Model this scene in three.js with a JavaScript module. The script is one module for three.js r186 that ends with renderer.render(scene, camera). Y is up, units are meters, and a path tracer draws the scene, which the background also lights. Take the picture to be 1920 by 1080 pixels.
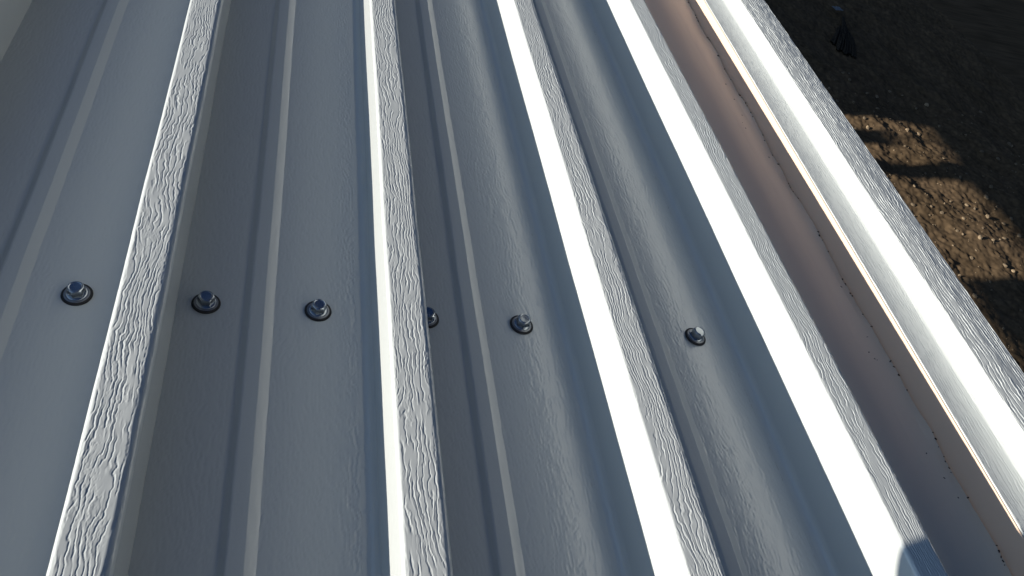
import * as THREE from 'three';
import { mergeGeometries, mergeVertices } from 'three/addons/utils/BufferGeometryUtils.js';

// ---------------------------------------------------------------- camera, sky, sun, exposure
// U: one drawing unit (the sheet is laid out in units with a rib pitch of 150) in metres
const U = 0.00085;
const scene = new THREE.Scene();
const camera = new THREE.PerspectiveCamera(40.93, 16 / 9, 0.02, 200);
camera.rotation.order = 'YXZ';
camera.position.set(203.65 * U, 420.4 * U, 361.7 * U);
camera.rotation.set(-43.66 * Math.PI / 180, -24.827 * Math.PI / 180, 22.49 * Math.PI / 180);

const TAN = 0.2524, SZ = -0.12;                      // the sun falls along (1, -TAN, SZ): low, across the ribs
const sunTo = new THREE.Vector3(-1, TAN, -SZ).normalize();
{
  const W = 512, H = 256, d = new Float32Array(W * H * 4);
  const zen = [0.022, 0.066, 0.21], hor = [0.30, 0.43, 0.64], glow = [0.58, 0.80, 1.0];
  for (let r = 0; r < H; r++) for (let c = 0; c < W; c++) {
    const up = ((r + 0.5) / H - 0.5) * Math.PI, a = ((c + 0.5) / W - 0.5) * 2 * Math.PI;
    const y = Math.sin(up), x = Math.cos(a) * Math.cos(up), z = Math.sin(a) * Math.cos(up);
    const cs = Math.max(-1, Math.min(1, x * sunTo.x + y * sunTo.y + z * sunTo.z));
    const f = Math.exp(-4.2 * Math.max(0, y)), side = Math.pow((cs + 1) / 2, 1.6), g = Math.pow(Math.max(0, cs), 3) * 3.3 + Math.pow(Math.max(0, cs), 24) * 1.6;
    for (let k = 0; k < 3; k++) d[(r * W + c) * 4 + k] = zen[k] * (0.35 + 1.2 * side) + (hor[k] - zen[k]) * f * (0.75 + 0.6 * side) + glow[k] * g * (0.32 + 0.68 * f);
    d[(r * W + c) * 4 + 3] = 1;
  }
  const t = new THREE.DataTexture(d, W, H, THREE.RGBAFormat, THREE.FloatType);
  t.mapping = THREE.EquirectangularReflectionMapping; t.magFilter = THREE.LinearFilter; t.minFilter = THREE.LinearFilter; t.needsUpdate = true;
  scene.background = t; scene.environment = t;
}
scene.backgroundIntensity = 0.275; scene.environmentIntensity = 0.275;

const sun = new THREE.DirectionalLight(new THREE.Color().setRGB(1, 0.93, 0.82), 4.75);
sun.position.copy(sunTo).multiplyScalar(12); sun.target.position.set(0, 0, 0);
sun.castShadow = true; sun.shadow.mapSize.set(4096, 4096);
Object.assign(sun.shadow.camera, { left: -6, right: 6, top: 6, bottom: -6, near: 0.5, far: 30 });
scene.add(sun, sun.target);

const renderer = new THREE.WebGLRenderer();
renderer.toneMapping = THREE.LinearToneMapping;
renderer.toneMappingExposure = 1.9;
renderer.shadowMap.enabled = true;

// ---------------------------------------------------------------- noise and helpers
function rng(seed) { let s = seed >>> 0; return () => { s = (s + 0x6D2B79F5) >>> 0; let t = Math.imul(s ^ (s >>> 15), 1 | s); t = (t + Math.imul(t ^ (t >>> 7), 61 | t)) ^ t; return ((t ^ (t >>> 14)) >>> 0) / 4294967296; }; }
const PERM = new Uint8Array(512); { const r = rng(77), p = [...Array(256).keys()]; for (let i = 255; i > 0; i--) { const j = Math.floor(r() * (i + 1)); [p[i], p[j]] = [p[j], p[i]]; } for (let i = 0; i < 512; i++) PERM[i] = p[i & 255]; }
const GX = new Float32Array(256), GY = new Float32Array(256); for (let i = 0; i < 256; i++) { const a = i / 256 * Math.PI * 2 * 7.3; GX[i] = Math.cos(a); GY[i] = Math.sin(a); }
function noise(x, y) {                                // gradient noise, about -1 to 1
  const ix = Math.floor(x), iy = Math.floor(y), fx = x - ix, fy = y - iy;
  const a = PERM[(PERM[ix & 255] + iy) & 255], b = PERM[(PERM[(ix + 1) & 255] + iy) & 255], c = PERM[(PERM[ix & 255] + iy + 1) & 255], d = PERM[(PERM[(ix + 1) & 255] + iy + 1) & 255];
  const u = fx * fx * fx * (fx * (fx * 6 - 15) + 10), v = fy * fy * fy * (fy * (fy * 6 - 15) + 10);
  const p = GX[a] * fx + GY[a] * fy, q = GX[b] * (fx - 1) + GY[b] * fy, r = GX[c] * fx + GY[c] * (fy - 1), s = GX[d] * (fx - 1) + GY[d] * (fy - 1);
  return 1.5 * (p + u * (q - p) + v * (r + u * (s - r) - p - u * (q - p)));
}
const sst = (a, b, x) => { x = Math.max(0, Math.min(1, (x - a) / (b - a))); return x * x * (3 - 2 * x); };
const taken = {};
function numbered(n) { if (!(n in taken)) { taken[n] = 0; return n; } taken[n]++; return n + '_' + String(taken[n]).padStart(3, '0'); }
function tag(o, label, category, group, kind) { o.name = numbered(o.name); o.userData.label = label; if (category) o.userData.category = category; if (group) o.userData.group = group; if (kind) o.userData.kind = kind; scene.add(o); return o; }
function mesh(name, g, m, parent) { const o = new THREE.Mesh(g, m); o.name = name; o.castShadow = o.receiveShadow = true; if (parent) parent.add(o); return o; }
function group(name) { const g = new THREE.Group(); g.name = name; return g; }
function box(x0, x1, y0, y1, z0, z1) { const g = new THREE.BoxGeometry((x1 - x0) * U, (y1 - y0) * U, (z1 - z0) * U); g.translate((x0 + x1) / 2 * U, (y0 + y1) / 2 * U, (z0 + z1) / 2 * U); return g; }

// embossed wood grain: narrow wandering grooves that run along the sheet, broken here and there (units)
function grain(u, z, wander) {
  const w = wander * (2.8 * noise(u / 38 + 3.1, z / 95) + 0.95 * noise(u / 12, z / 27 + 7.7)) + Math.min(1, 0.3 + wander * 0.7) * (0.36 * noise(u / 4.2, z / 7.5) + 0.22 * noise(u / 1.9 + 9, z / 3.1));
  const p = u / (wander < 0.5 ? 3.4 : 2.25) + w, f = p - Math.floor(p), cell = Math.floor(p);
  const wide = 0.105 + 0.05 * noise(u / 9 + 70, z / 15);
  const g = Math.exp(-Math.pow((f - 0.45) / wide, 2)), ridge = Math.exp(-Math.pow((f - 0.74) / 0.14, 2));
  const along = noise(cell * 0.73 + 11.3, z / 17 + cell * 5.17) + 0.4 * noise(u / 21, z / 55 + 40);
  const gate = sst(-0.42, 0.0, along), lift = sst(-0.05, 0.35, noise(cell * 0.91 + 31.3, z / 13 + cell * 3.71));
  const nf = noise(u / 1.9 + 50, z / 4.6), fine = Math.exp(-Math.pow(nf / 0.10, 2)) * sst(-0.05, 0.3, noise(u / 15 + 20, z / 34));
  return -g * gate + 0.6 * ridge * lift - 0.42 * fine * Math.min(1, wander * wander * 1.2) + 0.26 * noise(u / 5.5, z / 11 + 30) + 0.25 * noise(u / 15, z / 26 + 60);
}

// A strip of bent sheet: columns {x, y, nx, ny, u, a} (a = depth of the emboss) swept along zs; shift(z) -> [dx, dy]
function strip(cols, zs, wander = 1, shift) {
  const n = cols.length, m = zs.length, P = new Float32Array(n * m * 3), N = new Float32Array(n * m * 3), UV = new Float32Array(n * m * 2);
  const uu = [2 * cols[0].u - cols[1].u, ...cols.map((c) => c.u), 2 * cols[n - 1].u - cols[n - 2].u];
  const any = cols.some((c) => c.a > 0);
  const row = (z) => { const h = new Float32Array(n + 2); if (any) for (let i = 0; i < n + 2; i++) h[i] = grain(uu[i], z, wander); return h; };
  let hp = row(zs[0] - 1), h = row(zs[0]);
  for (let j = 0; j < m; j++) {
    const z = zs[j], zn = j < m - 1 ? zs[j + 1] : z + 1, zp = j ? zs[j - 1] : z - 1, hn = row(zn), [sx, sy] = shift ? shift(z) : [0, 0];
    for (let i = 0; i < n; i++) {
      const c = cols[i], k = j * n + i, H = h[i + 1] * c.a, du = (h[i + 2] - h[i]) / (uu[i + 2] - uu[i]) * c.a, dz = (hn[i + 1] - hp[i + 1]) / (zn - zp) * c.a;
      P[k * 3] = (c.x + sx + c.nx * H) * U; P[k * 3 + 1] = (c.y + sy + c.ny * H) * U; P[k * 3 + 2] = z * U;
      let a = c.nx - du * c.ny, b = c.ny + du * c.nx, e = -dz; const l = Math.hypot(a, b, e);   // tangent is (ny, -nx)
      N[k * 3] = a / l; N[k * 3 + 1] = b / l; N[k * 3 + 2] = e / l;
      UV[k * 2] = c.u * U; UV[k * 2 + 1] = z * U;
    }
    hp = h; h = hn;
  }
  const I = new Uint32Array((n - 1) * (m - 1) * 6); let q = 0;
  for (let j = 0; j < m - 1; j++) for (let i = 0; i < n - 1; i++) { const a = j * n + i, b = a + 1, c = a + n, d = c + 1; I[q++] = a; I[q++] = c; I[q++] = b; I[q++] = b; I[q++] = c; I[q++] = d; }
  const g = new THREE.BufferGeometry();
  g.setAttribute('position', new THREE.BufferAttribute(P, 3)); g.setAttribute('normal', new THREE.BufferAttribute(N, 3)); g.setAttribute('uv', new THREE.BufferAttribute(UV, 2)); g.setIndex(new THREE.BufferAttribute(I, 1));
  return g;
}
// zs grow from far (negative) to near; winding above makes faces whose normal is (nx, ny) for columns running left to right
function zrange(dense0, dense1, step, far, near) { const z = []; if (far < dense0) for (let k = 0; k < 8; k++) z.push(far + (dense0 - far) * k / 8); for (let v = dense0; v < dense1; v += step) z.push(v); z.push(dense1, near); return z; }

// walks a polyline with rounded corners: pts [x, y, radius, amp, step]; returns columns
function profile(pts, u0, flat = false) {
  const cols = []; let u = u0;
  const V = (a, b) => { const dx = b[0] - a[0], dy = b[1] - a[1], l = Math.hypot(dx, dy); return [dx / l, dy / l, l]; };
  const push = (x, y, tx, ty, a) => { const last = cols[cols.length - 1]; if (last) u += Math.hypot(x - last.x, y - last.y); cols.push({ x, y, nx: -ty, ny: tx, u, a }); };
  let cx = pts[0][0], cy = pts[0][1];
  for (let i = 1; i < pts.length; i++) {
    const A = pts[i - 1], B = pts[i], [tx, ty] = V(A, B), r = i < pts.length - 1 ? B[2] || 0 : 0;
    let ex = B[0], ey = B[1], turn = 0, t2;
    if (r) { t2 = V(B, pts[i + 1]); turn = Math.atan2(tx * t2[1] - ty * t2[0], tx * t2[0] + ty * t2[1]); const cut = r * Math.tan(Math.abs(turn) / 2); ex -= tx * cut; ey -= ty * cut; }
    const L = Math.hypot(ex - cx, ey - cy), k = Math.max(1, Math.round(L / B[4])), aA = A[3], aB = B[3];
    for (let j = cols.length && (A[2] || 0) ? 1 : 0; j <= k; j++) push(cx + (ex - cx) * j / k, cy + (ey - cy) * j / k, tx, ty, B[3]);
    cx = ex; cy = ey;
    if (r) {
      const s = Math.sign(turn), ox = ex - s * ty * r, oy = ey + s * tx * r, steps = Math.max(3, Math.round(Math.abs(turn) * r / 0.5));
      for (let j = 1; j <= steps; j++) { const a = turn * j / steps, c = Math.cos(a), sn = Math.sin(a), rx = ex - ox, ry = ey - oy; const qx = ox + rx * c - ry * sn, qy = oy + rx * sn + ry * c, ttx = tx * c - ty * sn, tty = tx * sn + ty * c; push(qx, qy, ttx, tty, B[3] + (pts[i + 1][3] - B[3]) * j / steps); cx = qx; cy = qy; }
    }
  }
  return cols;
}

// ---------------------------------------------------------------- materials
const lin = (r, g, b) => new THREE.Color().setRGB(r, g, b);
const paint = new THREE.MeshPhysicalMaterial({ color: lin(0.505, 0.531, 0.526), roughness: 0.21, ior: 1.75, side: THREE.DoubleSide, name: 'white_paint' });
const taupe = new THREE.MeshPhysicalMaterial({ color: lin(0.67, 0.58, 0.47), roughness: 0.34, ior: 1.6, side: THREE.DoubleSide, name: 'taupe_back_coat' });
const brown = new THREE.MeshPhysicalMaterial({ color: lin(0.76, 0.55, 0.41), roughness: 0.38, ior: 1.6, side: THREE.DoubleSide, name: 'brown_back_coat' });
const zinc = new THREE.MeshStandardMaterial({ color: lin(0.36, 0.39, 0.42), metalness: 1, roughness: 0.25, name: 'zinc' });
const zincDull = new THREE.MeshStandardMaterial({ color: lin(0.27, 0.28, 0.30), metalness: 1, roughness: 0.45, name: 'zinc_dull' });
const rubber = new THREE.MeshStandardMaterial({ color: lin(0.012, 0.012, 0.014), roughness: 0.75, name: 'rubber' });
const timber = new THREE.MeshStandardMaterial({ color: lin(0.22, 0.15, 0.09), roughness: 0.85, name: 'timber' });

// ---------------------------------------------------------------- ground
const GY0 = -1500;
{
  const xs = [], zs = [];
  for (let x = -24000; x < 3000; x += 3000) xs.push(x);
  for (let x = 3000; x < 5400; x += 9) xs.push(x);
  for (let x = 5400; x <= 40000; x += x < 9000 ? 150 : 4000) xs.push(x);
  for (let z = -40000; z < -6400; z += z < -9000 ? 4000 : 300) zs.push(z);
  for (let z = -6400; z < -3400; z += 18) zs.push(z);
  for (let z = -3400; z < -1000; z += 9) zs.push(z);
  for (let z = -1000; z <= 20000; z += 3000) zs.push(z);
  const n = xs.length, m = zs.length, P = new Float32Array(n * m * 3), C = new Float32Array(n * m * 3), I = [];
  for (let j = 0; j < m; j++) for (let i = 0; i < n; i++) {
    const x = xs[i], z = zs[j], k = (j * n + i) * 3;
    const near = x > 2900 && x < 5500 && z < -900 && z > -6500;
    const h = near ? 22 * noise(x / 420, z / 380) + 9 * noise(x / 110, z / 95 + 4) + 5 * noise(x / 38, z / 36) + 3.2 * noise(x / 17, z / 16) : 0;
    P[k] = x * U; P[k + 1] = (GY0 + h) * U; P[k + 2] = z * U;
    const t = 0.5 + 0.5 * noise(x / 260 + 9, z / 240), s = 0.85 + 0.3 * noise(x / 24, z / 22 + 5) + 0.2 * noise(x / 70 + 3, z / 70);
    C[k] = (0.098 + 0.045 * t) * s; C[k + 1] = (0.067 + 0.031 * t) * s; C[k + 2] = (0.038 + 0.020 * t) * s;
    if (i < n - 1 && j < m - 1) { const a = j * n + i; I.push(a, a + n, a + 1, a + 1, a + n, a + n + 1); }
  }
  const g = new THREE.BufferGeometry(); g.setAttribute('position', new THREE.BufferAttribute(P, 3)); g.setAttribute('color', new THREE.BufferAttribute(C, 3)); g.setIndex(I); g.computeVertexNormals();
  const o = mesh('ground', g, new THREE.MeshPhysicalMaterial({ vertexColors: true, roughness: 1, specularIntensity: 0.15 })); tag(o, 'bare brown stony soil below the roof edge', null, null, 'structure');
}

// ---------------------------------------------------------------- the ribbed sheet
const P0 = 150, HT = 65, WT = 24.2, FAR = -5300, NEAR = 460;
const zTop = zrange(-760, 240, 1.0, FAR, NEAR), zPan = zrange(-760, 240, 1.7, FAR, NEAR), zRough = zrange(-760, 240, 3, FAR, NEAR), zCoarse = zrange(-760, 240, 1000, FAR, NEAR);
const wob = (z) => [z < -800 ? 0 : 0.55 * noise(z / 230, 1.7) + 0.2 * noise(z / 70, 6.1), 0];
function ribGeo(k, fine) {
  const x = k * P0 - (k === 0 ? 11 : 0), u = k * 310 + 40;
  const s = fine ? 1 : 20;
  const c = profile([[x - WT - 9, 0, 0, 0.12, 1.5 * s], [x - WT, 0, 7, 0.12, 1.5 * s], [x - WT, HT, 2.6, 0.05, 2.2 * s], [x + 1.2, HT, 4.6, 0.225, 0.29 * s], [x - 1.2, 0, 0, 0.03, 3 * s]], u);
  return strip(fine ? c : c.map((q) => ({ ...q, a: 0 })), fine ? (k ? zTop : zRough) : zCoarse, 1, fine ? wob : null);
}
function panGeo(k, part, fine) {
  const x = k * P0, u = k * 310 + 195, s = fine ? 1 : 30, A = 0.18;
  const pts = {
    left: [[x - (k === 0 ? 12.2 : 1.2), 0, 0, A, 1], [x + 37, 0, 0, A, 0.8 * s]],
    mid: [[x + 37, 0, 0, A, 1], [x + 40.8, 0, 3, A * .6, 1 * s], [x + 45, 2.8, 4, A * .4, 0.7 * s], [x + 54.2, 2.8, 2.2, A * .4, 1 * s], [x + 60.8, 0, 1.6, A * .3, 1 * s], [x + 62.5, 0, 0, A, 0.8 * s]],
    right: [[x + 62.5, 0, 0, A, 1], [x + P0 - WT - 9 - (k === -1 ? 11 : 0), 0, 0, A, 0.8 * s]],
  }[part];
  const c = profile(pts, u + (part === 'left' ? 0 : part === 'mid' ? 38.2 : 65));
  return strip(fine ? c : c.map((q) => ({ ...q, a: 0 })), fine ? zPan : zCoarse, 1, fine ? wob : null);
}
function sheet(k0, k1, fine, label) {
  const g = group('ribbed_roof_sheet');
  for (let k = k0; k <= k1; k++) {
    mesh('rib', ribGeo(k, fine), paint, g);
    if (k < k1 || !fine) { mesh('pan', panGeo(k, 'left', fine), paint, g); mesh('stiffener', panGeo(k, 'mid', fine), paint, g); mesh('pan', panGeo(k, 'right', fine), paint, g); }
  }
  return tag(g, label, 'roof sheet', fine ? null : 'further sheets of the same roof');
}
sheet(0, 4, true, 'white embossed metal roof sheet with tall narrow ribs and screw row');
for (const [a, b] of [[-4, -1], [-8, -5], [-13, -9]]) sheet(a, b, false, 'white ribbed metal sheet further along the same roof, left of the screwed sheet');

// ---------------------------------------------------------------- brown strip and edge trim beside the last rib
const lean = (z) => -0.0095 * Math.max(-820, z);                     // the trim runs very slightly out of true
{
  // flat brown strip whose cut edge is ragged
  const zs = []; zs.push(FAR, -3000, -1600, -1000); for (let z = -820; z <= 330; z += 1.5) zs.push(z); zs.push(NEAR);
  const wave = (z) => 2.6 * noise(z / 70, 3.3) + 1.1 * noise(z / 27, 8);
  const edge = (z) => 712.3 + lean(z) + 0.5 * noise(z / 9, 5) + 0.35 * noise(z / 4.5, 1) + 0.25 * noise(z / 2, 21);
  const nx = 14, P = [], I = [], m = zs.length;
  for (const z of zs) for (let s = 0; s < 2; s++) for (let i = 0; i < nx; i++) { const e = edge(z), x = 601 + (e - 601) * i / (nx - 1); P.push(x * U, (16.5 + lean(z) - s * 1.1 + 13 * Math.pow(Math.max(0, (690 - x) / 89), 1.35) + 0.25 * noise(x / 30, z / 90) + wave(z) * sst(705, 713, x)) * U, z * U); }
  const id = (j, s, i) => j * 2 * nx + s * nx + i;
  for (let j = 0; j < m - 1; j++) {
    for (let i = 0; i < nx - 1; i++) { I.push(id(j, 0, i), id(j + 1, 0, i), id(j, 0, i + 1), id(j, 0, i + 1), id(j + 1, 0, i), id(j + 1, 0, i + 1)); I.push(id(j, 1, i), id(j, 1, i + 1), id(j + 1, 1, i), id(j, 1, i + 1), id(j + 1, 1, i + 1), id(j + 1, 1, i)); }
    for (const i of [0, nx - 1]) { const a = id(j, 0, i), b = id(j + 1, 0, i), c = id(j, 1, i), d = id(j + 1, 1, i); if (i) I.push(a, b, c, c, b, d); else I.push(a, c, b, b, c, d); }
  }
  let g = new THREE.BufferGeometry(); g.setAttribute('position', new THREE.Float32BufferAttribute(P, 3)); g.setIndex(I); g = g.toNonIndexed(); g.computeVertexNormals();
  const t = group('brown_strip'); mesh('strip', g, taupe, t);
  const r = rng(5), fl = [];
  for (let k = 0; k < 150; k++) {
    const z = -700 + r() * 940; if (noise(z / 26, 77) < -0.05) continue;
    const b = new THREE.BoxGeometry((0.3 + r() * 0.8) * U, (0.3 + r() * 0.5) * U, (0.5 + r() * 1.6) * U); b.rotateY(r() * 3); b.translate((edge(z) - 0.2 - r() * r() * 2.5) * U, (16.9 + lean(z) + wave(z)) * U, z * U); fl.push(b);
  }
  for (let k = 0; k < 14; k++) { const z = -500 + r() * 720, b = new THREE.BoxGeometry((0.4 + r() * 0.8) * U, 0.3 * U, (0.5 + r() * 1.5) * U); b.rotateY(r() * 3); b.translate((692 + r() * 12 + lean(z)) * U, (16.6 + lean(z)) * U, z * U); fl.push(b); }
  const f = mesh('burr_flakes', mergeGeometries(fl), new THREE.MeshStandardMaterial({ color: lin(0.05, 0.03, 0.025), roughness: 0.9 }), t); f.userData.kind = 'stuff';
  tag(t, 'flat brown back-coated metal strip with ragged edge beside the last rib', 'metal strip');
}
{
  const zs = zrange(-820, 320, 1.2, -5300, NEAR), t = group('edge_trim');
  const sh = (z) => [lean(z), lean(z) * 0.85];
  const sh2 = (z) => [Math.max(-820, z) * -0.0095, Math.max(-820, z) * -0.0105];
  const flange = profile([[713.6, -60, 0, 0, 8], [713.6, 38.7, 0.7, 0, 6], [714.9, 38.7, 0.5, 0, 0.6], [714.9, -60, 0, 0, 8]], 0);
  mesh('inner_flange', strip(flange, zs, 1, sh2), brown, t);
  const ch = profile([[715.4, 30, 0, 0, 3], [715.4, 39.6, 0.8, 0.16, 2], [751.5, 35, 7, 0.3, 0.5], [754.8, 36, 0, 0.2, 0.5], [755, 46, 0, 0.08, 0.8]], 5000);
  mesh('channel', strip(ch, zs, 0.45, sh2), paint, t);
  const rb = profile([[755, 46, 0, 0.08, 1], [755.2, 54.8, 1.8, 0.10, 0.8], [777, 54.8, 2, 0.48, 0.36], [804, 52.2, 2.6, 0.48, 0.36], [803, -70, 0, 0, 12]], 5100);
  mesh('rib', strip(rb, zs, 0.42, sh2), paint, t);
  tag(t, 'white embossed edge trim with brown inner flange along the roof edge', 'roof trim');
}

// ---------------------------------------------------------------- screws
const hexHead = (() => {
  // hexagon with a domed chamfer at the top: slices of radius = min(hexagon, circle)
  const ring = [[0, 4.75, 0], [4.4, 4.75, 0], [5.6, 4.75, 0.0], [6.0, 4.55, 1], [6.35, 4.1, 1], [6.45, 3.7, 1], [6.2, 3.3, 1], [6.05, 0.05, 1]];
  const n = 48, P = [], I = [];
  ring.forEach(([y, R], j) => { for (let i = 0; i < n; i++) { const a = i / n * 2 * Math.PI, s = Math.PI / 3, b = ((a % s) + s) % s - s / 2; const hexR = 4.5 / Math.cos(b), circ = j < 2 ? 99 : j === 2 ? 4.95 : R; const r = 1.1 * Math.min(hexR, circ); P.push(Math.cos(a) * r * U, (y * 1.05 + 1.9) * U, Math.sin(a) * r * U); } });
  for (let j = 0; j < ring.length - 1; j++) for (let i = 0; i < n; i++) { const a = j * n + i, b = j * n + (i + 1) % n, c = a + n, d = b + n; I.push(a, c, b, b, c, d); }
  let g = new THREE.BufferGeometry(); g.setAttribute('position', new THREE.Float32BufferAttribute(P, 3)); g.setIndex(I);
  g = g.toNonIndexed(); g.computeVertexNormals(); return g;
})();
const lathe = (pts, n = 40) => new THREE.LatheGeometry(pts.map(([r, y]) => new THREE.Vector2(r * U, y * U)), n);
const flangeGeo = lathe([[6.6, 1.4], [6.75, 1.8], [6.5, 2.2], [5.6, 2.5], [4.0, 2.9]]);
const washerGeo = lathe([[7.9, 1.0], [8.15, 1.25], [7.95, 1.5], [7, 1.7], [4, 1.8]]);
const rubberGeo = lathe([[9.3, -0.4], [9.75, 0.3], [9.5, 1.0], [8.6, 1.35], [5, 1.4]]);
function screw(k, q, turn, tiltX, tiltZ, label) {
  const t = group('roofing_screw');
  mesh('rubber_seal', rubberGeo, rubber, t); mesh('washer', washerGeo, zincDull, t); mesh('flange', flangeGeo, zinc, t); mesh('hex_head', hexHead, zinc, t);
  t.position.set((k * P0 + q) * U, 0.25 * U, 0); t.rotation.set(tiltX, turn, tiltZ); t.scale.setScalar(0.95);
  return tag(t, label, 'screw', 'roofing screws in a row across the sheet');
}
screw(0, 90, 0.30, 0.02, 0.03, 'hex-head screw on black seal, leftmost in the row, left of every full rib');
screw(1, 17, 0.02, -0.02, -0.01, 'second screw from the left, in the dark pan right of the first full rib');
screw(1, 90, 0.22, 0.03, -0.02, 'third screw from the left, just left of the central rib');
screw(2, 17, 0.1, 0, 0, 'fourth screw, half hidden behind the central rib');
screw(2, 90, 0.45, 0.01, -0.03, 'fifth screw from the left, in the grey pan right of the central rib');
screw(3, 90, 0.62, 0.01, -0.07, 'rightmost screw in the row, tilted, nearest the roof edge');

// ---------------------------------------------------------------- what carries the roof and shades the ground
function timberThing(name, parts, label, category, mat = timber) { const t = group(name); for (const [n, g] of parts) mesh(n, g, mat, t); return tag(t, label, category); }
timberThing('timber_post', [['shaft', box(-2010, -1890, GY0 - 10, -30, -2035, -1905)], ['cap_plate', box(-2030, -1870, -29, -3, -2060, -1880)]], 'square timber post under the far left eave of the roof', 'post');
timberThing('timber_picket', [['shaft', box(-2000, -1960, GY0 - 10, -85, -2325, -2195)], ['rod', box(-1990, -1970, -84, -3, -2290, -2272)]], 'short wide timber picket with a rod on top, beside the shed wall', 'picket');
timberThing('shed_wall', [['board', box(-2000, -1960, GY0 - 10, -3, FAR, -2440)]], 'timber shed wall under the far left eave of the roof', 'wall');
timberThing('fascia_board', [['board', box(-1985, -1950, -160, -3, -1140, NEAR)]], 'timber fascia board hanging under the left eave near the camera', 'board');
timberThing('corner_post', [['shaft', box(620, 720, GY0 - 10, -62, 340, 440)], ['cap_plate', box(610, 730, -61, -30, 330, 450)]], 'square timber post under the near corner of the roof edge', 'post');


{
  const t = group('rubber_mallet'), s = 590, cy = 65 + TAN * s + 30, cz = 210 + 0.12 * s + 47, cx = 598 - s;
  const head = lathe([[0, -45], [48, -45], [54, -41], [55, -36], [55, 36], [54, 41], [48, 45], [0, 45]], 48); head.rotateZ(Math.PI / 2); head.translate(cx * U, cy * U, cz * U);
  mesh('head', head, rubber, t);
  const hd = lathe([[0, 0.3], [14, 0.3], [15, 4], [13, 60], [10, cy - 50], [0, cy - 50]], 24); hd.translate(cx * U, 0, cz * U); mesh('handle', hd, timber, t);
  tag(t, 'black rubber mallet standing on its handle just below the picture', 'mallet');
}

// ---------------------------------------------------------------- small things on the ground
{
  const r = rng(11), base = []; 
  for (let v = 0; v < 1; v++) { let g = new THREE.IcosahedronGeometry(1, 1); g.deleteAttribute('uv'); g.deleteAttribute('normal'); g = mergeVertices(g); const p = g.attributes.position; for (let i = 0; i < p.count; i++) { const k = 0.8 + 0.35 * r(); p.setXYZ(i, p.getX(i) * k, p.getY(i) * k * 0.6, p.getZ(i) * k); } g = g.toNonIndexed(); g.computeVertexNormals(); base.push(g); }
  const n = 620, im = new THREE.InstancedMesh(base[0], new THREE.MeshStandardMaterial({ roughness: 0.9 }), n), o = new THREE.Object3D(), c = new THREE.Color(); im.name = 'gravel'; im.castShadow = im.receiveShadow = true;
  for (let i = 0; i < n; i++) {
    let x, z; do { x = 3050 + r() * 1700; z = -3600 + r() * 2600; } while (noise(x / 300, z / 300 + 8) + 0.6 * noise(x / 90, z / 90) < -0.25 + r() * 0.6 - 0.3);
    const s = 2.5 + 12 * Math.pow(r(), 4), h = 22 * noise(x / 420, z / 380) + 9 * noise(x / 110, z / 95 + 4) + 5 * noise(x / 38, z / 36) + 3.2 * noise(x / 17, z / 16);
    o.position.set(x * U, (GY0 + h + s * 0.2) * U, z * U); o.rotation.set(r() * 0.6, r() * 6.3, r() * 0.6); o.scale.set(s * (0.8 + r() * 0.6) * U, s * U, s * (0.7 + r() * 0.5) * U); o.updateMatrix(); im.setMatrixAt(i, o.matrix);
    const b = r(), pale = b > 0.97 ? 1.35 : 0.5 + 0.5 * r(); im.setColorAt(i, c.setRGB(0.21 * pale, 0.155 * pale, 0.095 * pale));
  }
  tag(im, 'small stones scattered over the sunlit soil', null, null, 'stuff');
}
const onGround = (x, z) => GY0 + 22 * noise(x / 420, z / 380) + 9 * noise(x / 110, z / 95 + 4) + 5 * noise(x / 38, z / 36) + 3.2 * noise(x / 17, z / 16);
{
  // dark dead weeds lying flat, drawn out to a point, and a pale scrap at their tip
  const t = group('dead_weeds'), r = rng(31);
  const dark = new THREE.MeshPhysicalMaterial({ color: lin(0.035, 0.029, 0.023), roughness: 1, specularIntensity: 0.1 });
  for (let k = 0; k < 70; k++) {
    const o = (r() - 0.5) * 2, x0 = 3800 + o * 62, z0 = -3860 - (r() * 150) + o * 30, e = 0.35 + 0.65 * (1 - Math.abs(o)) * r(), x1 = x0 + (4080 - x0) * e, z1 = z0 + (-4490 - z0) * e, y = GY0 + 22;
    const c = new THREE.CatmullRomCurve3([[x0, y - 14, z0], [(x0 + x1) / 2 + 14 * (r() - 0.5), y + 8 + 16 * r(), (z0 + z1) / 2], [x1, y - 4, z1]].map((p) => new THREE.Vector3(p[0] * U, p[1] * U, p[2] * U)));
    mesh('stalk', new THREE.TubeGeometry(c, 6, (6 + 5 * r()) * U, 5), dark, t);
  }
  tag(t, 'dark dead weeds lying flat in a point on the shaded ground', 'weeds');
  const s = new THREE.PlaneGeometry(85 * U, 55 * U, 8, 4), p = s.attributes.position; for (let i = 0; i < p.count; i++) p.setZ(i, (6 * noise(i * 0.7, 2)) * U); s.rotateX(-Math.PI / 2); s.rotateY(0.3); s.translate(4046 * U, (GY0 + 36) * U, -4540 * U); s.computeVertexNormals();
  tag(mesh('plastic_scrap', s, new THREE.MeshStandardMaterial({ color: lin(0.16, 0.18, 0.2), roughness: 0.6, side: THREE.DoubleSide })), 'small pale plastic scrap at the tip of the dark dead weeds', 'scrap');
  const c = new THREE.CatmullRomCurve3([[3440, -4560], [3290, -4310], [3150, -4120], [2990, -3880]].map(([x, z]) => new THREE.Vector3(x * U, (onGround(x, z) + 12) * U, z * U)));
  tag(mesh('stick', new THREE.TubeGeometry(c, 24, 10 * U, 6), dark), 'thin dark stick lying on the shaded ground against the roof edge', 'stick');
}
renderer.render(scene, camera);
